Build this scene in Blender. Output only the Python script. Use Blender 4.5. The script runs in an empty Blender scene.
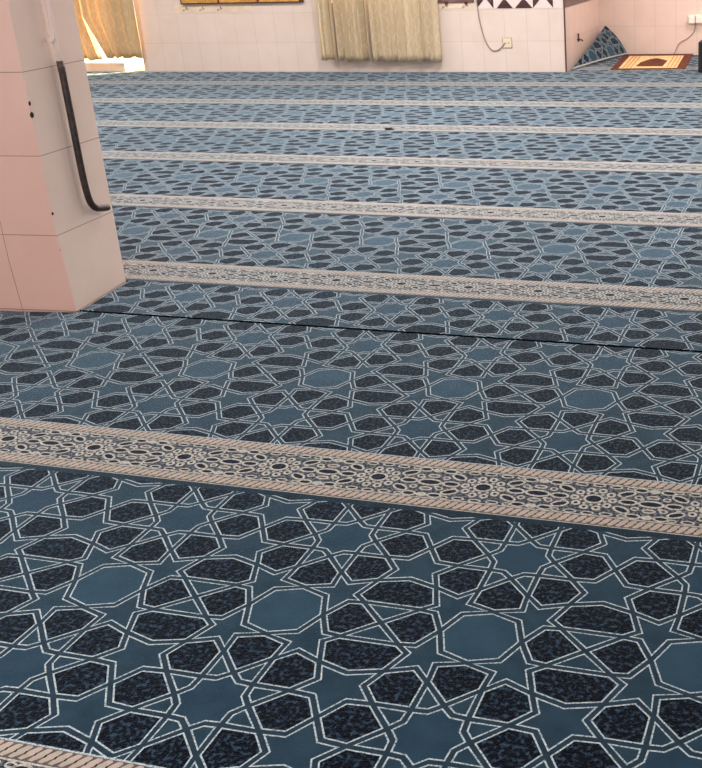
import bpy, bmesh, math, random
from mathutils import Vector, Matrix
random.seed(7)
S = bpy.context.scene
COL = S.collection

# ------------------------------------------------------------------ camera
FPX, PITCH, ROLL, YAW, CX, CY, HC = 1042.949, 0.351347, -0.032816, -0.260492, 573.097, 312.880, 1.6
F = Vector((math.sin(YAW)*math.cos(PITCH), math.cos(YAW)*math.cos(PITCH), -math.sin(PITCH)))
R0 = Vector((math.cos(YAW), -math.sin(YAW), 0)); U0 = R0.cross(F)
RR = math.cos(ROLL)*R0 + math.sin(ROLL)*U0
UU = -math.sin(ROLL)*R0 + math.cos(ROLL)*U0
cam = bpy.data.cameras.new('camera'); co = bpy.data.objects.new('camera', cam); COL.objects.link(co)
m = Matrix.Identity(4)
for i in range(3):
    m[i][0] = RR[i]; m[i][1] = UU[i]; m[i][2] = -F[i]
m[2][3] = HC
co.matrix_world = m
cam.sensor_fit = 'HORIZONTAL'; cam.sensor_width = 36
cam.lens = FPX*36/702
cam.shift_x = (351-CX)/702; cam.shift_y = (CY-384)/702
cam.clip_start = .05; cam.clip_end = 200
S.camera = co

# ------------------------------------------------------------------ world, sun, added fill lights, exposure
w = bpy.data.worlds.new('world'); S.world = w; w.use_nodes = True
bg = w.node_tree.nodes['Background']; bg.inputs[0].default_value = (1, .97, .96, 1); bg.inputs[1].default_value = 1.7
sun = bpy.data.lights.new('sun', 'SUN'); sun.energy = 45; sun.angle = .012; sun.color = (1, .74, .40)
so = bpy.data.objects.new('sun', sun); COL.objects.link(so)
so.rotation_euler = Vector((-.95, -1, -.60)).to_track_quat('-Z', 'Y').to_euler()
def area(name, loc, sx, sy, e, col, rot=(0, 0, 0)):
    l = bpy.data.lights.new(name, 'AREA'); l.shape = 'RECTANGLE'; l.size = sx; l.size_y = sy; l.energy = e; l.color = col
    o = bpy.data.objects.new(name, l); COL.objects.link(o); o.location = loc; o.rotation_euler = rot
    return o
for (x, y, e) in ((-8, 9.6, 115), (-4, 9.6, 150), (0, 9.6, 140), (-7.5, 6.5, 80), (-3, 6.5, 85), (0.5, 6.5, 75), (-2.6, 1.2, 40)):
    area('ceiling_fill_light', (x, y, 2.95), 1.3, .5, e, (1, .95, .91))  # unseen fill lights added under the ceiling to brighten room and carpet
area('recess_fill_light', (-1.0, 13.1, 2.5), .8, .3, 62, (1, .86, .78))  # unseen fill light added to brighten the recess walls
vs = S.view_settings
vs.view_transform = 'Standard'; vs.look = 'None'; vs.gamma = 1; vs.use_curve_mapping = False; vs.exposure = 0.0

# ------------------------------------------------------------------ helpers
def srgb(r, g, b):
    f = lambda c: (c/255/12.92) if c/255 <= .04045 else ((c/255+.055)/1.055)**2.4
    return (f(r), f(g), f(b), 1)
def mat(name, col, rough=.6, spec=.5, metal=0, sheen=0, coat=0):
    m = bpy.data.materials.new(name); m.use_nodes = True
    b = m.node_tree.nodes['Principled BSDF']
    b.inputs['Base Color'].default_value = col; b.inputs['Roughness'].default_value = rough
    b.inputs['Specular IOR Level'].default_value = spec; b.inputs['Metallic'].default_value = metal
    b.inputs['Sheen Weight'].default_value = sheen; b.inputs['Coat Weight'].default_value = coat
    return m
def noisy(m, c2, scale, lo=.4, hi=.6, detail=2, bump=0, coord='Object', c1=None, bscale=None, rough=.5):
    """mix the base colour with c2 by a noise and add a bump"""
    nt = m.node_tree; N = nt.nodes; L = nt.links; b = N['Principled BSDF']
    tc = N.new('ShaderNodeTexCoord'); n = N.new('ShaderNodeTexNoise')
    n.inputs['Scale'].default_value = scale; n.inputs['Detail'].default_value = detail; n.inputs['Roughness'].default_value = rough
    L.new(tc.outputs[coord], n.inputs['Vector'])
    mr = N.new('ShaderNodeMapRange'); mr.inputs[1].default_value = lo; mr.inputs[2].default_value = hi
    L.new(n.outputs['Fac'], mr.inputs[0])
    mx = N.new('ShaderNodeMix'); mx.data_type = 'RGBA'
    mx.inputs[6].default_value = c1 or b.inputs['Base Color'].default_value[:]; mx.inputs[7].default_value = c2
    L.new(mr.outputs[0], mx.inputs[0]); L.new(mx.outputs[2], b.inputs['Base Color'])
    if bump:
        n2 = N.new('ShaderNodeTexNoise'); n2.inputs['Scale'].default_value = bscale or scale*2; L.new(tc.outputs[coord], n2.inputs['Vector'])
        bp = N.new('ShaderNodeBump'); bp.inputs['Strength'].default_value = bump; bp.inputs['Distance'].default_value = .004
        L.new(n2.outputs['Fac'], bp.inputs['Height']); L.new(bp.outputs[0], b.inputs['Normal'])
    return m, mx
def link(name, me, parent=None, mats=()):
    o = bpy.data.objects.new(name, me); COL.objects.link(o)
    for a in mats: me.materials.append(a)
    if parent: o.parent = parent
    return o
def tag(o, label=None, cat=None, group=None, kind=None):
    if label: o['label'] = label
    if cat: o['category'] = cat
    if group: o['group'] = group
    if kind: o['kind'] = kind
    return o
def empty(name, loc, label, cat, group=None):
    o = bpy.data.objects.new(name, None); COL.objects.link(o); o.location = loc
    return tag(o, label, cat, group)
def mesh(name, verts, faces, idx=None, smooth=False, uv=None):
    me = bpy.data.meshes.new(name); me.from_pydata(verts, [], faces)
    if idx: me.polygons.foreach_set('material_index', idx)
    if smooth: me.polygons.foreach_set('use_smooth', [True]*len(faces))
    if uv:
        l = me.uv_layers.new(name='UVMap'); flat = [c for p in uv for q in p for c in q]; l.data.foreach_set('uv', flat)
    me.update(); return me
def box(bm, x0, x1, y0, y1, z0, z1, bev=0):
    g = bmesh.ops.create_cube(bm, size=1)['verts']
    bmesh.ops.scale(bm, vec=(x1-x0, y1-y0, z1-z0), verts=g)
    bmesh.ops.translate(bm, vec=((x0+x1)/2, (y0+y1)/2, (z0+z1)/2), verts=g)
    if bev:
        es = list({e for v in g for e in v.link_edges})
        bmesh.ops.bevel(bm, geom=es, offset=bev, segments=2, affect='EDGES', profile=.5)
def bobj(name, bm, mats, parent=None, smooth=False):
    me = bpy.data.meshes.new(name); bm.to_mesh(me); bm.free()
    if smooth:
        for p in me.polygons: p.use_smooth = True
    return link(name, me, parent, mats)
def tube(name, pts, r, mt, parent=None, seg=10, cap=True):
    bm = bmesh.new(); rings = []
    pts = [Vector(p) for p in pts]
    for i, p in enumerate(pts):
        t = (pts[min(i+1, len(pts)-1)]-pts[max(i-1, 0)]).normalized()
        a = t.cross(Vector((0.31, .17, .93)));
        if a.length < .05: a = t.cross(Vector((1, 0, 0)))
        a.normalize(); b = t.cross(a)
        rr = r[i] if isinstance(r, (list, tuple)) else r
        rings.append([bm.verts.new(p+a*rr*math.cos(k*math.tau/seg)+b*rr*math.sin(k*math.tau/seg)) for k in range(seg)])
    for i in range(len(rings)-1):
        for k in range(seg):
            bm.faces.new((rings[i][k], rings[i][(k+1) % seg], rings[i+1][(k+1) % seg], rings[i+1][k]))
    if cap: bm.faces.new(rings[0][::-1]); bm.faces.new(rings[-1])
    bmesh.ops.recalc_face_normals(bm, faces=bm.faces)
    return bobj(name, bm, [mt], parent, True)
def spline(pts, n=8):
    out = []; P = [Vector(p) for p in pts]
    for i in range(len(P)-1):
        p0 = P[max(i-1, 0)]; p1 = P[i]; p2 = P[i+1]; p3 = P[min(i+2, len(P)-1)]
        for k in range(n):
            t = k/n
            out.append(.5*((2*p1)+(p2-p0)*t+(2*p0-5*p1+4*p2-p3)*t*t+(3*p1-p0-3*p2+p3)*t**3))
    out.append(P[-1]); return out

# ------------------------------------------------------------------ materials
def tile_mat(name, c1, c2, grout, tw=.28, th=.3663, offx=0, rough=.22, coat=.25, c3=None, mortar=.0022):
    m = mat(name, c1, rough, .45, coat=coat); nt = m.node_tree; N = nt.nodes; L = nt.links; b = N['Principled BSDF']
    uv = N.new('ShaderNodeUVMap'); mp = N.new('ShaderNodeMapping'); mp.inputs['Location'].default_value = (offx, 0, 0)
    L.new(uv.outputs[0], mp.inputs[0])
    br = N.new('ShaderNodeTexBrick'); br.offset = 0; br.squash = 1
    br.inputs['Scale'].default_value = 1; br.inputs['Mortar Size'].default_value = mortar; br.inputs['Mortar Smooth'].default_value = .3
    br.inputs['Brick Width'].default_value = tw; br.inputs['Row Height'].default_value = th; br.inputs['Bias'].default_value = 0
    br.inputs['Color1'].default_value = c1; br.inputs['Color2'].default_value = c2; br.inputs['Mortar'].default_value = grout
    L.new(mp.outputs[0], br.inputs['Vector'])
    n = N.new('ShaderNodeTexNoise'); n.inputs['Scale'].default_value = 5; n.inputs['Detail'].default_value = 3
    L.new(mp.outputs[0], n.inputs['Vector'])
    mx = N.new('ShaderNodeMix'); mx.data_type = 'RGBA'; mx.blend_type = 'MULTIPLY'
    mr = N.new('ShaderNodeMapRange'); mr.inputs[1].default_value = .4; mr.inputs[2].default_value = .7; mr.inputs[3].default_value = 0; mr.inputs[4].default_value = .35
    L.new(n.outputs['Fac'], mr.inputs[0]); L.new(mr.outputs[0], mx.inputs[0])
    mx.inputs[7].default_value = c3 or (.9, .88, .84, 1); L.new(br.outputs['Color'], mx.inputs[6])
    L.new(mx.outputs[2], b.inputs['Base Color'])
    bp = N.new('ShaderNodeBump'); bp.inputs['Strength'].default_value = .5; bp.inputs['Distance'].default_value = .002; bp.invert = True
    L.new(br.outputs['Fac'], bp.inputs['Height']); L.new(bp.outputs[0], b.inputs['Normal'])
    return m
M = {}
M['wall'] = tile_mat('wall_tiles', srgb(226, 207, 196), srgb(229, 210, 200), srgb(203, 182, 168), offx=.115)
M['recess'] = tile_mat('recess_tiles', srgb(234, 208, 196), srgb(236, 211, 200), srgb(208, 184, 172), offx=.002)
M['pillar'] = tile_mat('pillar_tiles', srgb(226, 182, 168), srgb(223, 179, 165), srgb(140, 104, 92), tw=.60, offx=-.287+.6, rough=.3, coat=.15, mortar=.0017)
M['pillar_side'] = tile_mat('pillar_side_tiles', srgb(236, 214, 203), srgb(234, 212, 201), srgb(146, 118, 106), tw=.60, offx=.05, rough=.3, coat=.15, mortar=.0017)  # same tiles, paler and greyer: light on the side faces put into colour
M['plaster'] = noisy(mat('plaster', srgb(225, 214, 203), .85), srgb(215, 203, 190), 3)[0]
M['concrete'] = noisy(mat('concrete', srgb(60, 56, 54), .9), srgb(45, 42, 42), 6)[0]
M['paving'] = noisy(mat('pale_paving', srgb(228, 205, 170), .8), srgb(214, 186, 150), 4)[0]
M['groove'] = mat('dark_edge', srgb(12, 15, 20), .95, .1)
M['trim'] = mat('brown_trim', srgb(92, 55, 48), .5)
ROUGH = .9
def pile(name, c, c2, scale=60, lo=.35, hi=.65, bump=.5, sheen=.8, detail=3):
    m = mat(name, c, ROUGH, .08, sheen=sheen)
    m.node_tree.nodes['Principled BSDF'].inputs['Sheen Roughness'].default_value = .28
    m.node_tree.nodes['Principled BSDF'].inputs['Sheen Tint'].default_value = (.62, .84, 1, 1)
    noisy(m, c2, scale, lo, hi, detail=detail, bump=bump, bscale=260)
    return m
M['blue'] = pile('carpet_teal', srgb(44, 68, 85), srgb(36, 58, 74), 14)
M['blue_blank'] = pile('carpet_medallion_blue', srgb(50, 78, 97), srgb(42, 69, 88), 12)
M['blue_star'] = pile('carpet_star_blue', srgb(44, 70, 90), srgb(37, 61, 81), 12)
M['strap'] = pile('carpet_strap', srgb(44, 64, 79), srgb(34, 52, 67), 30)
M['navy'] = pile('carpet_navy', srgb(3, 5, 17), srgb(54, 76, 100), 85, .50, .66, detail=3, bump=.9, sheen=.30)
M['white'] = pile('carpet_pale_yarn', srgb(204, 216, 222), srgb(104, 130, 146), 190, .46, .64)
M['hem'] = pile('carpet_hem', srgb(24, 47, 63), srgb(18, 38, 53), 20)
M['beige'] = pile('border_beige', srgb(212, 208, 198), srgb(156, 153, 148), 140, .42, .64)
M['pink'] = pile('border_rope_pink', srgb(200, 182, 172), srgb(184, 174, 160), 30, .4, .6)
M['rope_dark'] = pile('border_rope_dark_yarn', srgb(122, 104, 100), srgb(92, 84, 86), 90)  # dark brownish ground between the rope strands
M['bnavy'] = pile('border_navy', srgb(38, 48, 66), srgb(120, 122, 126), 110, .46, .60)
M['bhole'] = pile('border_hole', srgb(16, 20, 36), srgb(50, 56, 70), 80, sheen=.25)

# ------------------------------------------------------------------ room shell
def quadwall(name, segs, mats, kind='structure'):
    """boxes with UVs in metres (u along wall, v = z)"""
    verts = []; faces = []; uv = []
    for (x0, x1, y0, y1, z0, z1) in segs:
        b = len(verts)
        verts += [(x, y, z) for z in (z0, z1) for (x, y) in ((x0, y0), (x1, y0), (x1, y1), (x0, y1))]
        for f in ((0, 1, 5, 4), (1, 2, 6, 5), (2, 3, 7, 6), (3, 0, 4, 7), (4, 5, 6, 7), (3, 2, 1, 0)):
            faces.append([b+i for i in f]); q = []
            vs_ = [verts[b+i] for i in f]
            hor = abs(vs_[0][2]-vs_[2][2]) < 1e-6; alongx = abs(vs_[0][0]-vs_[1][0]) > 1e-6
            for v in vs_: q.append((v[0], v[1]) if hor else ((v[0] if alongx else v[1]), v[2]))
            uv.append(q)
    return tag(link(name, mesh(name, verts, faces, uv=uv), None, mats), kind=kind)
YW = 12.37; YR = 14.2; XC = -3.29; XL = -11.2; XR = 2.6; YB = -1.0; HT = 3.0
quadwall('floor', [(XL-.2, XR+.2, YB, YW+.25, -.12, -.012), (XC, XR+.2, YW+.25, YR+.2, -.12, -.012)], [M['concrete']])
# far wall with two openings (garden door behind the left curtain, window behind the middle one)
D0, D1, DZ = -10.35, -9.12, 2.2
W0, W1, WZ0, WZ1 = -6.30, -4.98, .84, 2.2
quadwall('wall_far', [(XL, D0, YW, YW+.22, -.012, HT), (D0, D1, YW, YW+.22, DZ, HT), (D0, D1-.30, YW, YW+.22, -.012, .115), (D1, W0, YW, YW+.22, -.012, HT),
                      (W0, W1, YW, YW+.22, -.012, WZ0), (W0, W1, YW, YW+.22, WZ1, HT), (W1, XC, YW, YW+.22, -.012, HT),], [M['wall']])
quadwall('wall_side', [(XC-.22, XC, YW+.22, YR+.2, -.012, HT)], [M['recess']])
quadwall('wall_recess', [(XC, XR, YR, YR+.2, -.012, HT)], [M['recess']])
quadwall('wall_left', [(XL-.2, XL, YB, YW+.22, -.012, HT)], [M['wall']])
quadwall('wall_right', [(XR, XR+.2, YB, YR+.2, -.012, HT)], [M['wall']])
quadwall('ceiling', [(XL-.2, XR+.2, YB, YW+.22, HT, HT+.15), (XC-.22, XR+.2, YW+.22, YR+.2, HT, HT+.15)], [M['plaster']])
quadwall('terrace', [(XL-6, XC-1.2, YW+.22, YW+14, -.2, -.015)], [M['paving']])
quadwall('trim_1', [(XC-.001, XC+.016, YW-.012, YW+.006, 0, 2.9)], [M['trim']])
# door / window frames and panes
M['frame'] = mat('pale_window_frame', srgb(214, 205, 190), .4)
gl = mat('glass', (1, 1, 1, 1), .02); gb = gl.node_tree.nodes['Principled BSDF']; gb.inputs['Transmission Weight'].default_value = 1; gb.inputs['IOR'].default_value = 1.01
M['glass'] = gl
def winframe(name, x0, x1, z0, z1, mull, kick):
    bm = bmesh.new(); y0, y1 = YW+.10, YW+.15; t = .05
    box(bm, x0, x0+t, y0, y1, z0, z1); box(bm, x1-t, x1, y0, y1, z0, z1); box(bm, x0+t, x1-t, y0, y1, z1-t, z1)
    if kick: box(bm, x0+t, x1-t, y0, y1, z0, z0+t)
    for xm in mull: box(bm, xm-.025, xm+.025, y0, y1, z0+(t if kick else 0), z1-t)
    o = tag(bobj(name, bm, [M['frame']]), kind='structure')
    bm = bmesh.new()
    xs = [x0+t]+[q for xm in mull for q in (xm-.025, xm+.025)]+[x1-t]
    for i in range(0, len(xs), 2): box(bm, xs[i], xs[i+1], YW+.122, YW+.128, z0+(t if kick else .01), z1-t)
    if kick: bobj('window_pane', bm, [M['glass']], o)
    else: bm.free()
winframe('door_1', D0, D1, 0, DZ, (), False)
winframe('window_1', W0, W1, WZ0, WZ1, (-5.64,), True)

# ------------------------------------------------------------------ pillar
A = Vector((-3.425, 3.853, 0)); dB = Vector((-.057, .438, 0)).normalized(); dC = Vector((-.407, -.026, 0)).normalized()
DEP, WID = .442, .74
pil = empty('tiled_pillar', (A.x, A.y, 0), 'broad square pillar clad in glossy pink tiles, at the left edge on the carpet', 'pillar')
def prism(name, base, z0, z1, mats, parent, uvs=None):
    n = len(base); verts = [(p.x, p.y, z0) for p in base]+[(p.x, p.y, z1) for p in base]
    faces = [(i, (i+1) % n, n+(i+1) % n, n+i) for i in range(n)]+[tuple(range(n))[::-1], tuple(range(n, 2*n))]
    return verts, faces
a0 = Vector((0, 0, 0)); base = [a0, dB*DEP, dB*DEP+dC*WID, dC*WID]
zs = [-.012, .40, HT]; verts = []
for zi, z in enumerate(zs):
    for bi, p in enumerate(base):
        q = p+(dC*.024 if (bi == 0 and zi) else Vector((0, 0, 0))); verts.append((q.x, q.y, z))
faces = [(4*l+i, 4*l+(i+1) % 4, 4*l+4+(i+1) % 4, 4*l+4+i) for l in (0, 1) for i in range(4)]+[(3, 2, 1, 0), (8, 9, 10, 11)]
uv = []; ln = [DEP, WID, DEP, WID]
# side order: right face, back face, left face, front face
for l in (0, 1):
    for i in range(4):
        L_ = ln[i]
        a, b_ = (0, L_) if i != 3 else (L_, 0)
        uv.append([(a, zs[l]), (b_, zs[l]), (b_, zs[l+1]), (a, zs[l+1])])
uv += [[(0, 0)]*4, [(0, 0)]*4]
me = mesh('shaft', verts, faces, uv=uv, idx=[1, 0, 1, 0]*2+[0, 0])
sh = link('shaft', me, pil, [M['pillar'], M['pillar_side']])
bm = bmesh.new(); bm.from_mesh(me)
bmesh.ops.recalc_face_normals(bm, faces=bm.faces); bm.to_mesh(me); bm.free()
M['chip'] = mat('chipped_edge', srgb(48, 36, 34), .95)
for z, r in ((.915, .009), (.965, .006), (.47, .0055), (.30, .003)):
    bm = bmesh.new(); bmesh.ops.create_icosphere(bm, subdivisions=2, radius=r)
    for v in bm.verts:
        v.co.z *= 1.6; v.co.x *= .55; v.co.x -= .022; v.co += Vector((random.uniform(-1, 1), random.uniform(-1, 1), random.uniform(-1, 1)))*r*.2; v.co.z += z
    c = bobj('chip', bm, [M['chip']], pil, True); c['label'] = 'dark chip in the tiled edge'
# ------------------------------------------------------------------ pipe on the pillar's right face
nR = Vector((dB.y, -dB.x, 0))           # outward normal of right face
def pf(s, z, off): 
    p = A+dB*s+nR*off; return (p.x, p.y, z)
M['pipe_pale'] = mat('pale_painted_pipe', srgb(240, 220, 212), .35)
M['pipe_dark'] = noisy(mat('black_pipe', srgb(38, 30, 28), .35), srgb(60, 47, 42), 40)[0]
O0 = Vector(pf(.22, 0, 0))
pp = empty('drain_pipe', O0, 'thin pipe down the pillar side, pale above and black below, bent forward at its foot', 'pipe')
rel = lambda s, z, off: Vector(pf(s, z, off))-O0
tube('upper_pipe', [rel(.205, 2.96, .016), rel(.205, 1.5, .016), rel(.215, 1.3, .016), rel(.215, 1.17, .016), rel(.222, 1.085, .016)], .0115, M['pipe_pale'], pp)['label'] = 'pale painted upper pipe'
low = spline([rel(.222, 1.10, .018), rel(.222, .82, .018), rel(.222, .62, .018), rel(.226, .52, .020), rel(.238, .46, .022), rel(.268, .428, .024), rel(.31, .415, .024), rel(.365, .405, .024)], 7)
tube('lower_pipe', low, .0155, M['pipe_dark'], pp, 14)['label'] = 'black lower pipe with a bent end'
tube('coupling', [rel(.222, 1.12, .017), rel(.222, 1.07, .017)], .0165, mat('grey_coupling', srgb(92, 72, 68), .4), pp, 12)
bm = bmesh.new(); box(bm, -.012, .012, -.012, .012, -.012, .012, .004)
cl = bobj('pipe_clip', bm, [M['pipe_pale']], pp); cl.location = rel(.190, 1.215, .012)

# ------------------------------------------------------------------ carpet
b = .17441366; P = 1.3743243; Y1 = 2.65896; GAP = 1.82050634; X0 = -2.757189
S2 = Y1+GAP
HB = .83; VF = P/b/2
SV = 1.95
def rot(r, deg): return (r*math.cos(math.radians(deg)), SV+r*math.sin(math.radians(deg)))
C = {k: rot(.54, 45*k) for k in range(8)}; Nn = {k: rot(.43, 22.5+45*k) for k in range(8)}; O = {k: rot(.985, 22.5+45*k) for k in range(8)}
Xv = (0, .57); Xd = (1.03, .96); Xh = (1.5, SV); Br = (.6, 0); MM = (1.5, 0); T = (1.06, .40)
Q = (.40, .69); bb = (.42, .43); Q1 = (.63, .81); E2 = (.87, .55); E1 = (.82, .37); Q2 = (1.17, 1.28); G = (1.5, 1.09); Hh = (1.26, 1.6)
mu = lambda p: (-p[0], p[1]); mv = lambda p: (p[0], -p[1]); m3 = lambda p: (3-p[0], p[1])
BLU, BLK, BST, NAV = 0, 1, 2, 3
cells = []
cells.append((BLK, [Xv, bb, Br, mv(bb), mv(Xv), mv(mu(bb)), mu(Br), mu(bb)]))
S5 = [Xv, bb, Br, E1, T, E2, Xd, Q1, O[6], Q]
VH = [C[6], O[6], Q, Xv, mu(Q), mu(O[6])]
DH = [C[7], O[6], Q1, Xd, Q2, O[7]]
HH = [C[0], O[7], Hh, Xh, (Hh[0], 2*SV-Hh[1]), O[0]]
ST = [p for k in range(8) for p in (C[k], Nn[k])]
S5b = [Xh, Hh, O[7], Q2, Xd, G, m3(Xd), m3(Q2), m3(O[7]), m3(Hh)]
BIG = [T, E2, Xd, G, m3(Xd), m3(E2), m3(T)]
TRI = [T, m3(T), MM]
HX = [Br, E1, T, MM, mv(T), mv(E1)]
mirS = lambda p: (p[0], 2*SV-p[1])
def rep(k, poly, ops):
    for op in ops:
        q = [op(p) for p in poly]; cells.append((k, q))
I = lambda p: p
upper = [(BLU, S5, (I, mu)), (NAV, VH, (I,)), (NAV, DH, (I, mu)), (BLU, S5b, (I,)), (NAV, BIG, (I,))]
for k, poly, ops in upper:
    for op in ops:
        q = [op(p) for p in poly]
        for q2 in (q, [mirS(p) for p in q]):
            cells.append((k, q2)); cells.append((k, [mv(p) for p in q2]))
for k, poly, ops in [(NAV, HH, (I, mu)), (BST, ST, (I,)), (BLU, TRI, (I,))]+[(BLU, [O[j], C[j], Nn[j], C[(j+1) % 8]], (I,)) for j in range(8)]:
    for op in ops:
        q = [op(p) for p in poly]; cells.append((k, q)); cells.append((k, [mv(p) for p in q]))
rep(NAV, HX, (I, mu))
def signed(p): return sum(p[i][0]*p[(i+1) % len(p)][1]-p[(i+1) % len(p)][0]*p[i][1] for i in range(len(p)))/2
def inset(poly, d):
    n = len(poly); out = []
    for i in range(n):
        p0, p1, p2 = poly[i-1], poly[i], poly[(i+1) % n]
        e1 = (p1[0]-p0[0], p1[1]-p0[1]); e2 = (p2[0]-p1[0], p2[1]-p1[1])
        l1 = math.hypot(*e1); l2 = math.hypot(*e2)
        n1 = (-e1[1]/l1, e1[0]/l1); n2 = (-e2[1]/l2, e2[0]/l2)
        bx, by = n1[0]+n2[0], n1[1]+n2[1]; k = bx*bx+by*by
        s = min(2*d/k, 2.2*d/math.sqrt(k)) if k > 1e-6 else d
        out.append((p1[0]+bx*s, p1[1]+by*s))
    return out
D1_, D2_ = .035, .058
tilepolys = []        # (material, polygon) for one repeat; materials: 0..3 fill, 4 strap, 5 white
for k, poly in cells:
    if signed(poly) < 0: poly = poly[::-1]
    a = inset(poly, D1_); c = inset(poly, D2_); n = len(poly)
    for i in range(n):
        j = (i+1) % n
        tilepolys.append((4, [poly[i], poly[j], a[j], a[i]])); tilepolys.append((5, [a[i], a[j], c[j], c[i]]))
    tilepolys.append((k, c))
def clip(poly, nx, ny, d):
    """keep nx*x+ny*y >= d"""
    out = []; n = len(poly)
    for i in range(n):
        p, q = poly[i], poly[(i+1) % n]
        sp = nx*p[0]+ny*p[1]-d; sq = nx*q[0]+ny*q[1]-d
        if sp >= 0: out.append(p)
        if (sp > 0 > sq) or (sp < 0 < sq):
            t = sp/(sp-sq); out.append((p[0]+(q[0]-p[0])*t, p[1]+(q[1]-p[1])*t))
    return out if len(out) > 2 and abs(signed(out)) > 1e-7 else []
class Acc:
    def __init__(s): s.v = []; s.f = []; s.i = []
    def add(s, poly, z, k):
        n0 = len(s.v); s.v += [(p[0], p[1], z) for p in poly]; s.f.append(tuple(range(n0, n0+len(poly)))); s.i.append(k)
gapm = .012
pn = [((nR.x, nR.y), nR.dot(A)+gapm), ((dB.x, dB.y), dB.dot(A)+DEP+gapm), ((dC.x, dC.y), dC.dot(A)+WID+gapm), ((-dB.x, -dB.y), -dB.dot(A)+gapm)]
PX0, PX1, PY0, PY1 = -4.35, -3.35, 3.7, 4.4
def outside(poly):
    """parts of a polygon (metres) that lie outside the pillar"""
    if max(p[0] for p in poly) < PX0 or min(p[0] for p in poly) > PX1 or max(p[1] for p in poly) < PY0 or min(p[1] for p in poly) > PY1: return [poly]
    res = []; cur = poly
    for (n, d) in pn:
        o = clip(cur, n[0], n[1], d)
        if o: res.append(o)
        cur = clip(cur, -n[0], -n[1], -d)
        if not cur: break
    return res
FM = [M['blue'], M['blue_blank'], M['blue_star'], M['navy'], M['strap'], M['white'], M['hem'], M['groove']]
def field(acc, yc, phase, vlo, vhi, x0, x1, ymax=None):
    """one woven field: yc is the Y of the medallion row"""
    lo = int((x0-X0)/b//3)-1; hi = int((x1-X0)/b//3)+2
    pre = []
    for k, poly in tilepolys:
        q = clip(poly, 0, 1, vlo)
        if q: q = clip(q, 0, -1, -vhi)
        if q: pre.append((k, q))
    for t in range(lo, hi):
        ux = phase+3*t
        for k, q in pre:
            w_ = [(X0+(p[0]+ux)*b, yc+p[1]*b) for p in q]
            mn = min(p[0] for p in w_); mx_ = max(p[0] for p in w_)
            if mx_ < x0 or mn > x1: continue
            if mn < x0: w_ = clip(w_, 1, 0, x0)
            if w_ and mx_ > x1: w_ = clip(w_, -1, 0, -x1)
            if not w_: continue
            for z_ in outside(w_): acc.add(z_, 0, k)
def rect(acc, x0, x1, y0, y1, k, z=0):
    for q in outside([(x0, y0), (x1, y0), (x1, y1), (x0, y1)]): acc.add(q, z, k)
# border band: rosettes at even steps, lenses between, ropes at the edges
BMAT = [M['bnavy'], M['beige'], M['bhole'], M['pink'], M['rope_dark'], M['white'], M['hem']]
shapes = []   # u, v, rx, ry, angle, ring, filled
def el(u, v, rx, ry, a=0, ring=.045, inner=2): shapes.append((u, v, rx, ry, a, ring, inner))
el(0, 0, .135, .105, 0, .05)
for k in range(10): el(.225*math.cos(math.radians(36*k+18)), .20*math.sin(math.radians(36*k+18)), .012, .012, 0, .02, 1)
for k in range(10): 
    a = 36*k; el(.335*math.cos(math.radians(a)), .30*math.sin(math.radians(a)), .032, .032, 0, .05, 2 if k % 5 else 4)
for a in (0, 27, -27, 180, 153, 207):
    el(.60*math.cos(math.radians(a)), .58*math.sin(math.radians(a)), .125, .055, a, .046)
for u_, v_ in ((.31, .455), (-.31, .455), (.31, -.455), (-.31, -.455), (0, .47), (0, -.47)): el(u_, v_, .085, .028, 0, .034)
el(1, 0, .185, .07, 0, .05)
for u_ in (.5, -.5, .82, -.82): el(u_, 0 if abs(u_) > 2 else .14*(1 if u_ > 0 else -1), .02, .015, 0, .03, 1)
for s_ in (1, -1):
    el(1, .225*s_, .085, .028, 0, .04, 4); el(1, .43*s_, .05, .02, 0, .05, 1)
    for q_ in (1, -1):
        el(1+.245*q_, .19*s_, .04, .03, 0, .035, 0); el(1+.24*q_, .43*s_, .10, .045, 0, .042)
        el(1+.43*q_, .46*s_, .05, .025, 0, .03, 0)
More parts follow.
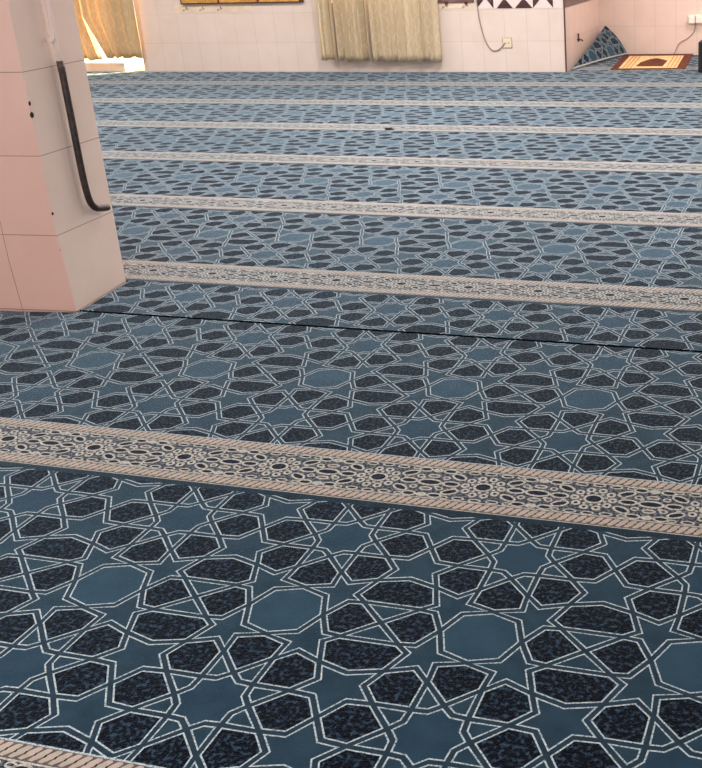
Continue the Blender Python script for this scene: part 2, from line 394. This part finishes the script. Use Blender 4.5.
def band(name, yc, x0, x1, parent, seg):
    acc = Acc()
    def R_(u0, u1, v0, v1, k, z): rect(acc, x0, x1, yc+v0*b, yc+v1*b, k, z)
    rect(acc, x0, x1, yc-HB*b, yc-.53*b, 4); rect(acc, x0, x1, yc-.53*b, yc+.53*b, 0); rect(acc, x0, x1, yc+.53*b, yc+.80*b, 4)
    rect(acc, x0, x1, yc+.80*b, yc+HB*b, 5)
    rect(acc, x0, x1, yc+.515*b, yc+.545*b, 1, .0005); rect(acc, x0, x1, yc-.545*b, yc-.515*b, 1, .0005)
    rect(acc, x0, x1, yc-HB*b, yc-(HB-.02)*b, 1, .0005)
    # ropes
    pu = .142; n0 = int((x0-X0)/b/pu)+1; n1 = int((x1-X0)/b/pu)-1
    for i in range(n0, n1):
        u = i*pu
        for vc in (.675, -.675):
            pts = [(-.078, -.105), (.0, -.115), (.07, -.02), (.085, .09), (.05, .115), (-.02, .105), (-.075, .0)]
            w_ = [(X0+(u+p[0]*.84+.03*(p[1]/.1))*b, yc+(vc+p[1])*b) for p in pts]
            for q in outside(w_): acc.add(q, .0008, 3)
            w_ = [(X0+(u+.5*pu+p[0])*b, yc+(vc+p[1])*b) for p in ((-.012, -.03), (.016, -.03), (.02, .02), (-.008, .02))]
            for q in outside(w_): acc.add(q, .0012, 2)
    lo = int((x0-X0)/b/2)-1; hi = int((x1-X0)/b/2)+2
    cs = [(math.cos(k*math.tau/seg), math.sin(k*math.tau/seg)) for k in range(seg)]
    for t in range(lo, hi):
        for (u, v, rx, ry, a, ring, inner) in shapes:
            uu = u+2*t; x = X0+uu*b
            if x < x0+.05 or x > x1-.05: continue
            if PX0+.1 < x < PX1+.05 and abs(yc-4.07) < .4: continue
            ca, sa = math.cos(math.radians(a)), math.sin(math.radians(a))
            def ring_pts(e): return [(X0+(uu+ca*c*(rx+e)-sa*s*(ry+e))*b, yc+(v+sa*c*(rx+e)+ca*s*(ry+e))*b) for c, s in cs]
            o_, i_ = ring_pts(ring), ring_pts(0)
            for k in range(seg):
                k2 = (k+1) % seg
                acc.add([o_[k], o_[k2], i_[k2], i_[k]], .0008, 1)
            acc.add(i_, .0010, inner)
    me = mesh(name, acc.v, acc.f, acc.i)
    return link(name, me, parent, BMAT)
def roll(name, label, fields, bands, x0, x1, ylo, yhi, extra=None):
    r = empty(name, (0, 0, 0), label, 'carpet')
    acc = Acc()
    for (yc, ph, vlo, vhi, xx0, xx1) in fields:
        field(acc, yc, ph, vlo, vhi, xx0, xx1)
        if abs(vhi-VT) < 1e-6:
            rect(acc, xx0, xx1, yc+vhi*b, yc+(VF-HB)*b, 6)
    me = mesh('woven_field', acc.v, acc.f, acc.i); link('woven_field', me, r, FM)
    for i, (yc, xx0, xx1, seg) in enumerate(bands): band('border_band', yc, xx0, xx1, r, seg)
    return r
VT = 2.96; VB = -(VF-HB)
XA, XB = XL+.01, XR-.01
near = roll('carpet_roll', 'teal and navy star patterned carpet roll nearest the camera, in front of the pillar',
     [(Y1-P-VF*b, 2.6, VB, VT, -5.5, XB), (Y1-VF*b, 2.31, VB, VT, -7, XB), (Y1+VF*b, 1.99, VB, (3.855-(Y1+VF*b))/b, XA, XB)],
     [(Y1-P, -5.5, XB, 14), (Y1, -7, XB, 18)], XA, XB, 0, 0)
ph = [1.54, 1.54, 1.24, .98, .75, .5, .25]
fl = [(S2-VF*b, 1.54, .47, VT, XA, XB)]
bd = [(S2, XA, XB, 14)]
for k in range(6):
    yc = S2+(k+.5)*P
    if k < 5: fl.append((yc, ph[k+1], VB, VT, XA, XB)); bd.append((S2+(k+1)*P, XA, XB, 10 if k < 2 else 7))
    else: fl.append((yc, ph[6], VB, (YW-.004-yc)/b, XA, XB))
far = roll('carpet_roll', 'long teal carpet with six pale border bands, from the black seam to the far wall', fl, bd, XA, XB, 0, 0)
yc0 = S2+5.5*P; yc = S2+6.5*P
rec = roll('carpet_roll', 'carpet piece in the recess, its left corner turned up against the wall', [(yc0, ph[6], (YW-.004-yc0)/b, VT, XC+.02, XB), (yc, .1, VB, (YR-.005-yc)/b, XC+.02, XB)], [(S2+6*P, XC+.02, XB, 7)], XA, XB, 0, 0)
# cut edges of the two rolls along the seam and round the pillar
acc = Acc()
def strip(bmx, p, q, z0, z1):
    n0 = len(bmx.v); bmx.v += [(p[0], p[1], z0), (q[0], q[1], z0), (q[0], q[1], z1), (p[0], p[1], z1)]; bmx.f.append((n0, n0+1, n0+2, n0+3)); bmx.i.append(0)
strip(acc, (XA, 3.855), (XB, 3.855), -.012, 0)
link('cut_edge', mesh('cut_edge', acc.v, acc.f), near, [M['groove']])
acc = Acc(); ys = S2-VF*b+.47*b
strip(acc, (XA, ys), (XB, ys), -.012, 0)
cc = [A+nR*gapm-dB*0.0, A+nR*gapm+dB*(DEP+gapm)]
strip(acc, cc[0], cc[1], -.012, 0)
link('cut_edge', mesh('cut_edge', acc.v, acc.f), far, [M['groove']])
# carpet corner that climbs up into the corner of the recess
def lerp(a, b_, t): return a+(b_-a)*t
p1 = Vector((XC+.03, 12.55, .012)); p2 = Vector((XC+.10, YR-.05, .385)); p3 = Vector((-2.90, YR-.03, .012))
mid = (p1+p3)/2
acc = Acc(); 
ex = (p3-p1); L_ = ex.length; ex = ex/L_; hv = p2-p1; ey = (hv-ex*hv.dot(ex)).normalized(); h2 = hv.dot(ey); ax = hv.dot(ex)
nrm = ex.cross(ey); nrm = nrm if nrm.y < 0 else -nrm
verts = []; 
sc = 1.05*b   # same weave, seen on the lifted corner
def tri_clip(poly):
    q = clip(poly, 0, 1, 0.0)
    if q: # left edge p1->p2
        q = clip(q, h2/math.hypot(ax, h2), -ax/math.hypot(ax, h2), 0)
    if q:
        n_ = (-h2, -(L_-ax)); l_ = math.hypot(*n_); q = clip(q, n_[0]/l_, n_[1]/l_, (n_[0]*L_)/l_)
    return q
def curl(x, y):
    bow = .03*math.sin(math.pi*min(max(x/L_, 0), 1))*(1-y/h2)+.03*math.sin(math.pi*min(max(y/h2, 0), 1))
    return p1+ex*x+ey*y+nrm*bow
tv, tf, ti = [], [], []
for t in range(-3, 5):
    for r_ in range(-1, 2):
        for k, q in tilepolys:
            w_ = [((p[0]+3*t+.4)*sc, (p[1]+7.8*r_+.4)*sc) for p in q]
            w_ = tri_clip(w_)
            if not w_: continue
            n0 = len(tv); tv += [curl(*p) for p in w_]; tf.append(tuple(range(n0, n0+len(w_)))); ti.append(k)
o = link('lifted_corner', mesh('lifted_corner', tv, tf, ti), rec, FM); o['label'] = 'carpet corner turned up into the recess corner'
md = o.modifiers.new('thickness', 'SOLIDIFY'); md.thickness = .008; md.offset = -1
tube('folded_edge', [curl(L_*t, 0)+Vector((0, 0, .004)) for t in [i/12 for i in range(13)]], .010, M['beige'], rec, 8)['label'] = 'pale bound edge of the turned up corner'

# ------------------------------------------------------------------ curtains
def curtain_mat(name, c1, c2, glow, tf, freq):
    m = bpy.data.materials.new(name); m.use_nodes = True; nt = m.node_tree; N = nt.nodes; L = nt.links
    pb = N['Principled BSDF']; pb.inputs['Roughness'].default_value = .75; pb.inputs['Sheen Weight'].default_value = .2
    tc = N.new('ShaderNodeUVMap'); mp = N.new('ShaderNodeMapping'); L.new(tc.outputs[0], mp.inputs[0])
    # embroidered ogee lattice: sin wave lines
    sx = N.new('ShaderNodeSeparateXYZ'); L.new(mp.outputs[0], sx.inputs[0])
    def math_(op, a, b_=None, v=None):
        n = N.new('ShaderNodeMath'); n.operation = op
        for i, q in enumerate((a, b_)):
            if q is None: continue
            if isinstance(q, (int, float)): n.inputs[i].default_value = q
            else: L.new(q, n.inputs[i])
        return n.outputs[0]
    wv = math_('MULTIPLY', math_('SINE', math_('MULTIPLY', sx.outputs[1], 17.0)), .34)
    g = []
    for sgn in (1, -1):
        t = math_('ADD', math_('MULTIPLY', sx.outputs[0], freq), math_('MULTIPLY', wv, sgn))
        fr = math_('ABSOLUTE', math_('SUBTRACT', math_('FRACT', t), .5))
        g.append(math_('LESS_THAN', fr, .045))
    ln_ = math_('MAXIMUM', g[0], g[1])
    ns = N.new('ShaderNodeTexNoise'); ns.inputs['Scale'].default_value = 60; L.new(mp.outputs[0], ns.inputs['Vector'])
    mx = N.new('ShaderNodeMix'); mx.data_type = 'RGBA'; mx.inputs[6].default_value = c1; mx.inputs[7].default_value = c2
    L.new(math_('MULTIPLY', ln_, .75), mx.inputs[0]); L.new(mx.outputs[2], pb.inputs['Base Color'])
    bp = N.new('ShaderNodeBump'); bp.inputs['Distance'].default_value = .003; L.new(ln_, bp.inputs['Height']); L.new(bp.outputs[0], pb.inputs['Normal'])
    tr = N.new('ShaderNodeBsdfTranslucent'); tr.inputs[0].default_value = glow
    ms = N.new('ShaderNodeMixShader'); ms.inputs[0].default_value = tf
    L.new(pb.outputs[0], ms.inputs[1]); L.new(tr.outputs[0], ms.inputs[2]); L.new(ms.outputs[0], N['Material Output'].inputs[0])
    return m
M['curtain'] = curtain_mat('beige_damask', srgb(222, 202, 170), srgb(240, 226, 200), srgb(238, 232, 212), .30, 4.4)
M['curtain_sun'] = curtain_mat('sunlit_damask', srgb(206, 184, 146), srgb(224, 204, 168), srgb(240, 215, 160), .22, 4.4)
M['rod'] = mat('brass_rod', srgb(150, 118, 70), .35, metal=.8)
def drape(name, x0, x1, zb, zt, y, folds, mt, parent, nx=150, nz=24, sag=.012, seedv=1, flare=0, lean=0, leanl=False):
    rnd = random.Random(seedv); ph = [rnd.uniform(0, 6.28) for _ in range(4)]
    verts = []; faces = []; uv = []
    for j in range(nz+1):
        t = j/nz
        for i in range(nx+1):
            s = i/nx
            w_ = s + .10/folds*math.sin(2*math.pi*folds*.5*s+ph[0])
            amp = .046*(.75+.35*math.sin(3*s*math.pi+ph[1]))
            sn = math.sin(2*math.pi*folds*w_+ph[2]+.5*t); yy = y-amp*(sn-.35*math.cos(4*math.pi*folds*w_+ph[0])*(1-.3*t))-.012*math.sin(2*math.pi*folds*2.3*s+ph[3]+t)
            x = x0+(x1-x0)*s+.008*math.cos(2*math.pi*folds*w_+ph[2])+flare*(s-.5)*(1-t)+lean*max(0, 1-t*4)*((1-s)**2 if leanl else 1)
            z = zb+(zt-zb)*t+(1-t)**6*sag*math.sin(2*math.pi*folds*.7*s+ph[1])
            verts.append((x, yy, z))
    for j in range(nz):
        for i in range(nx):
            a = j*(nx+1)+i; faces.append((a, a+1, a+nx+2, a+nx+1))
            f_ = lambda ii, jj: (ii/nx*(x1-x0)*1.6, jj/nz*(zt-zb))
            uv.append([f_(i, j), f_(i+1, j), f_(i+1, j+1), f_(i, j+1)])
    o = link(name, mesh(name, verts, faces, uv=uv, smooth=True), parent, [mt])
    md = o.modifiers.new('cloth', 'SOLIDIFY'); md.thickness = .003
    return o
cy = YW-.125
c2 = empty('curtain', (-5.65, cy, 0), 'cream patterned curtain with soft folds hanging in the middle of the far wall', 'curtain')
def kid(o, par):
    o.location = -Vector(par.location); return o
kid(drape('curtain_panel', -6.42, -6.20, .165, 2.3, cy-.01, 2, M['curtain'], c2, 40, seedv=3), c2)
kid(drape('curtain_panel', -6.19, -5.76, .15, 2.3, cy, 4, M['curtain'], c2, 80, seedv=8), c2)
kid(drape('curtain_panel', -5.745, -4.84, .145, 2.3, cy-.004, 6, M['curtain'], c2, 140, seedv=5), c2)
kid(tube('curtain_rod', [(-6.6, cy, 2.32), (-4.7, cy, 2.32)], .014, M['rod'], c2), c2)
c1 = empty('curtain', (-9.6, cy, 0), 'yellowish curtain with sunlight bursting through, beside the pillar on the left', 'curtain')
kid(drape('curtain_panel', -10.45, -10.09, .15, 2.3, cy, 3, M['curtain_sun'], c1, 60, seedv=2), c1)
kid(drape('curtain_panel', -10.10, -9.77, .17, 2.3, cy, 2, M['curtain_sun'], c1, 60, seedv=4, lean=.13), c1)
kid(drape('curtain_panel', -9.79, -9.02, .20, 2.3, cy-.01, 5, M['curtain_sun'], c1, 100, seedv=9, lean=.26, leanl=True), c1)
kid(tube('curtain_rod', [(-10.6, cy, 2.32), (-8.9, cy, 2.32)], .014, M['rod'], c1), c1)

# ------------------------------------------------------------------ things on the far wall
WYF = YW
def wallbox(name, x0, x1, z0, z1, d, mt, parent, bev=.004, y=None):
    y = WYF if y is None else y
    bm = bmesh.new(); box(bm, x0-parent.location.x, x1-parent.location.x, y-d-parent.location.y, y-parent.location.y, z0-parent.location.z, z1-parent.location.z, bev)
    return bobj(name, bm, [mt], parent)
M['gold'] = noisy(mat('golden_wood', srgb(212, 160, 84), .45), srgb(190, 134, 62), 12)[0]
M['darkwood'] = mat('dark_red_wood', srgb(82, 38, 24), .45)
cab = empty('wall_cabinet', (-7.53, WYF, .852), 'honey coloured wall cabinet with dark red frame, high between the two curtains', 'cabinet')
wallbox('frame', -8.39, -6.66, .858, 1.72, .05, M['darkwood'], cab)
for x0_, x1_ in ((-8.365, -7.845), (-7.815, -7.285), (-7.255, -6.70)):
    d_ = wallbox('door', x0_, x1_, .872, 1.70, .062, M['gold'], cab)
    bm = bmesh.new(); bmesh.ops.create_uvsphere(bm, u_segments=12, v_segments=8, radius=.012)
    h_ = bobj('knob', bm, [M['rod']], d_, True); h_.location = (x1_-.05+7.53, -.070, .45)
M['sprig'] = mat('brown_sprig_glaze', srgb(120, 92, 70), .4)
M['bandtile'] = noisy(mat('cream_band_tile', srgb(232, 212, 190), .3), srgb(222, 200, 176), 8)[0]
def sprig(px, zc, parent):
    bm = bmesh.new()
    for (dx, dz, rx, rz, a) in ((-.028, -.012, .006, .020, .5), (.018, .018, .007, .020, -.6), (.03, .0, .005, .014, .9), (0, -.004, .003, .03, .9)):
        g = bmesh.ops.create_uvsphere(bm, u_segments=10, v_segments=6, radius=1)['verts']
        bmesh.ops.scale(bm, vec=(rx, .002, rz), verts=g); bmesh.ops.rotate(bm, cent=(0, 0, 0), matrix=Matrix.Rotation(a, 3, 'Y'), verts=g)
        bmesh.ops.translate(bm, vec=(dx, 0, dz), verts=g)
    o = bobj('sprig', bm, [M['sprig']], parent, True); o.location = Vector((px, WYF-.0045, zc))-parent.location
for nm, x0_, x1_, z0_, z1_, xs, lab in (('tile_border', -8.52, -7.40, .752, .836, (-8.36, -8.12, -7.86), 'cream border tiles with three little brown sprigs under the honey coloured cabinet'),
                             ('tile_border', -4.90, -4.39, .752, .815, (-4.78, -4.52), 'short cream border tile strip with sprigs right of the middle curtain')):
    t = empty(nm, ((x0_+x1_)/2, WYF, z0_), lab, 'tiles')
    wallbox('tile_strip', x0_, x1_, z0_, z1_, .004, M['bandtile'], t, .001)
    for x_ in xs: sprig(x_, (z0_+z1_)/2, t)
M['mauve'] = noisy(mat('mauve_brown_panel', srgb(128, 96, 88), .5), srgb(104, 74, 68), 14)[0]
sh = empty('notice_panel', (-4.64, WYF, .818), 'dull mauve brown panel on the far wall just right of the middle curtain', 'panel')
wallbox('board', -4.89, -4.40, .822, 1.5, .02, M['mauve'], sh)
for x_ in (-4.75, -4.50):
    bm = bmesh.new(); bmesh.ops.create_uvsphere(bm, u_segments=14, v_segments=8, radius=.024); bmesh.ops.scale(bm, vec=(1, .6, .9), verts=bm.verts)
    k_ = bobj('stud', bm, [M['darkwood']], sh, True); k_.location = (x_+4.64, -.026, .008)
# triangle mosaic
M['maroon'] = noisy(mat('maroon_glaze', srgb(58, 24, 26), .25, coat=.4), srgb(74, 32, 34), 10)[0]
M['whitetile'] = mat('white_glaze', srgb(232, 214, 210), .25, coat=.3)
mo = empty('mosaic_border', (-3.85, WYF, .746), 'maroon and white triangle tile border above the wall tiles near the corner', 'tiles')
wallbox('backing', -4.37, -3.30, .746, 1.02, .004, M['whitetile'], mo, .001)
def px2x(x): return -4.358+(x-478)*.01247
def trit(pts):
    n = len(pts); vv = [(px2x(x)-mo.location.x, -.0075, z-.746) for x, z in pts]+[(px2x(x)-mo.location.x, -.004, z-.746) for x, z in pts]
    ff = [tuple(range(n)), tuple(range(2*n-1, n-1, -1))]+[(i, i+n, (i+1) % n+n, (i+1) % n) for i in range(n)]
    me = mesh('triangle_tile', vv, ff); bm = bmesh.new(); bm.from_mesh(me); bmesh.ops.recalc_face_normals(bm, faces=bm.faces); bm.to_mesh(me); bm.free()
    link('triangle_tile', me, mo, [M['maroon']])
z0_, z1_ = .750, .868
trit([(477.6, z0_+.01), (485.6, z1_), (477.6, z1_)]); trit([(486.6, z1_), (494, z0_), (494, z1_)])
trit([(497, z0_), (513.4, z0_), (505.2, z1_)]); trit([(515.6, z0_), (533, z0_), (524.4, z1_)])
trit([(533.6, z0_), (542.4, z1_), (533.6, z1_)]); trit([(545, z1_), (553.4, z0_), (553.4, z1_)])
rm = empty('mosaic_border', (-3.29, YR, .735), 'maroon tile border running round the top of the recess tiles', 'tiles')
wallbox('border_strip', XC+.012, -2.6, .742, .86, .008, M['maroon'], rm, .001, YR)
bm = bmesh.new(); box(bm, 0.0, .010, YW+.03-YR, -.012, .008, .11); bobj('border_strip', bm, [M['maroon']], rm)
# socket and cable
M['socket'] = mat('cream_plastic', srgb(226, 208, 184), .4); M['dk'] = mat('dark_plastic', srgb(60, 48, 44), .5)
M['cable'] = mat('grey_cable', srgb(150, 134, 118), .5)
sk = empty('wall_socket', (-4.012, WYF, .29), 'small square cream wall socket below the triangle border, with cable plugged in', 'socket')
wallbox('face_plate', -4.062, -3.955, .290, .400, .014, M['socket'], sk, .006)
wallbox('surround', -4.070, -3.947, .282, .408, .006, mat('socket_beige_rim', srgb(176, 152, 120), .5), sk, .004)  # darker beige frame round the face plate
for dx in (-.022, .022):
    bm = bmesh.new(); bmesh.ops.create_cone(bm, cap_ends=True, segments=10, radius1=.006, radius2=.006, depth=.004)
    bmesh.ops.rotate(bm, cent=(0, 0, 0), matrix=Matrix.Rotation(math.pi/2, 3, 'X'), verts=bm.verts)
    h = bobj('socket_hole', bm, [M['dk']], sk); h.location = (.003+dx, -.0155, .055)
cb = tube('power_cable', spline([(px2x(477), WYF-.012, 1.35), (px2x(477.2), WYF-.012, .9), (px2x(478), WYF-.012, .74), (px2x(480), WYF-.012, .55), (px2x(484.5), WYF-.012, .36), (px2x(490), WYF-.012, .265), (px2x(496), WYF-.014, .262), (px2x(500.5), WYF-.018, .30), (px2x(503.5), WYF-.020, .34)], 7), .0065, M['cable'])
tag(cb, 'grey cable drooping in a loop down the far wall into the cream socket', 'cable')
# small tap on the recess side wall
M['tapm'] = mat('dull_metal', srgb(96, 74, 66), .4, metal=.5)
tp = empty('wall_tap', (XC, 12.97, .34), 'tiny dark tap on the side wall of the recess above the lifted carpet corner', 'tap')
tube('spindle', [(.02, 0, -.045), (.02, 0, .055)], .011, M['tapm'], tp, 10)
tube('spout', [(0, 0, -.02), (.04, .01, -.02), (.065, .02, -.03), (.07, .022, -.04)], .009, M['tapm'], tp, 8)
# adapter on recess wall
M['wp'] = mat('white_plastic', srgb(248, 238, 228), .35)
ad = empty('power_adapter', (-1.99, YR, .40), 'white power adapter plugged in low on the recess wall at the right edge', 'adapter')
wallbox('body', -2.075, -1.985, .395, .50, .05, M['wp'], ad, .014, YR)
wallbox('plug', -1.975, -1.86, .40, .508, .065, M['wp'], ad, .016, YR)
wallbox('base_plate', -2.085, -1.85, .392, .515, .012, M['socket'], ad, .005, YR)
cw = tube('thin_cable', spline([(-1.98, YR-.03, .40), (-2.0, YR-.012, .30), (-2.08, YR-.012, .21), (-2.19, YR-.012, .15), (-2.24, YR-.02, .06), (-2.26, YR-.05, .006)], 7), .0045, M['cable'])
tag(cw, 'thin grey cable trailing from the white adapter down the recess wall', 'cable')

# ------------------------------------------------------------------ prayer rug
rug = empty('prayer_rug', (-2.4, 13.35, 0), 'brown prayer rug with cream field and dark arch, lying flat in the recess', 'rug')
rc = [Vector((-2.775, 12.53, 0)), Vector((-1.885, 12.62, 0)), Vector((-2.005, 14.15, 0)), Vector((-2.925, 14.12, 0))]
def rg(s, t): 
    a = lerp(rc[0], rc[1], s); b_ = lerp(rc[3], rc[2], s); return lerp(a, b_, t)-Vector(rug.location)
def rugpiece(name, polys, z0, z1, mt):
    bm = bmesh.new()
    for poly in polys:
        n = len(poly); lo = [bm.verts.new(rg(*p)+Vector((0, 0, z0))) for p in poly]; hi = [bm.verts.new(rg(*p)+Vector((0, 0, z1))) for p in poly]
        bm.faces.new(hi); bm.faces.new(lo[::-1])
        for i in range(n): bm.faces.new((lo[i], lo[(i+1) % n], hi[(i+1) % n], hi[i]))
    bmesh.ops.recalc_face_normals(bm, faces=bm.faces)
    return bobj(name, bm, [mt], rug)
M['rugbrown'] = noisy(mat('rug_brown', srgb(112, 66, 52), .9, .1), srgb(90, 50, 40), 30)[0]
M['rugcream'] = noisy(mat('rug_cream', srgb(232, 208, 160), .9, .1), srgb(214, 184, 134), 40)[0]
M['rugtan'] = noisy(mat('rug_tan', srgb(206, 150, 96), .9, .1), srgb(188, 130, 78), 40)[0]
rugpiece('rug_body', [[(0, 0), (1, 0), (1, 1), (0, 1)]], .001, .012, M['rugbrown'])
rugpiece('cream_field', [[(.10, .05), (.885, .05), (.885, .86), (.10, .86)]], .0121, .0135, M['rugcream'])
rugpiece('tan_stripes', [[(a, .07), (a+.018, .07), (a+.018, .83), (a, .83)] for a in (.15, .20, .25, .74, .79, .84)], .0136, .0145, M['rugtan'])
rugpiece('arch', [[(.31, .16), (.68, .14), (.70, .50), (.62, .60), (.52, .68), (.44, .62), (.34, .42)]], .0136, .0146, M['rugbrown'])
fr = [[(s, -.018), (s+.01, -.018), (s+.01, 0), (s, 0)] for s in [i/34 for i in range(34)]]
rugpiece('fringe', fr, .001, .005, M['rugcream'])
# ------------------------------------------------------------------ black box at the right edge
M['black'] = mat('black_cloth_box', srgb(18, 17, 20), .6)
bx = empty('floor_speaker', (-1.45, 12.45, 0), 'black box standing on the carpet at the right edge beside the rug', 'box')
bm = bmesh.new(); box(bm, -.235, .235, -.14, .14, .008, .352, .012); bobj('cabinet', bm, [M['black']], bx)
bm = bmesh.new(); box(bm, -.21, .21, -.147, -.141, .03, .33, .002); bobj('front_grille', bm, [noisy(mat('grille', srgb(26, 26, 28), .8), srgb(14, 14, 15), 200)[0]], bx)
for sx in (-1, 1):
    for sy in (-1, 1):
        bm = bmesh.new(); box(bm, sx*.2-.015, sx*.2+.015, sy*.11-.015, sy*.11+.015, 0, .009); bobj('foot', bm, [M['black']], bx)

# ------------------------------------------------------------------ dropped item on the fifth pale band
bm = bmesh.new(); box(bm, -.032, .032, -.018, .018, .002, .018, .006)
bl = empty('clip', (-3.888, 8.49, 0), 'tiny black item lying alone on a pale band in the middle distance', 'clip')
bobj('body', bm, [M['black']], bl)
bm = bmesh.new(); box(bm, .030, .052, -.006, .006, .002, .010, .002); bobj('tab', bm, [M['black']], bl)
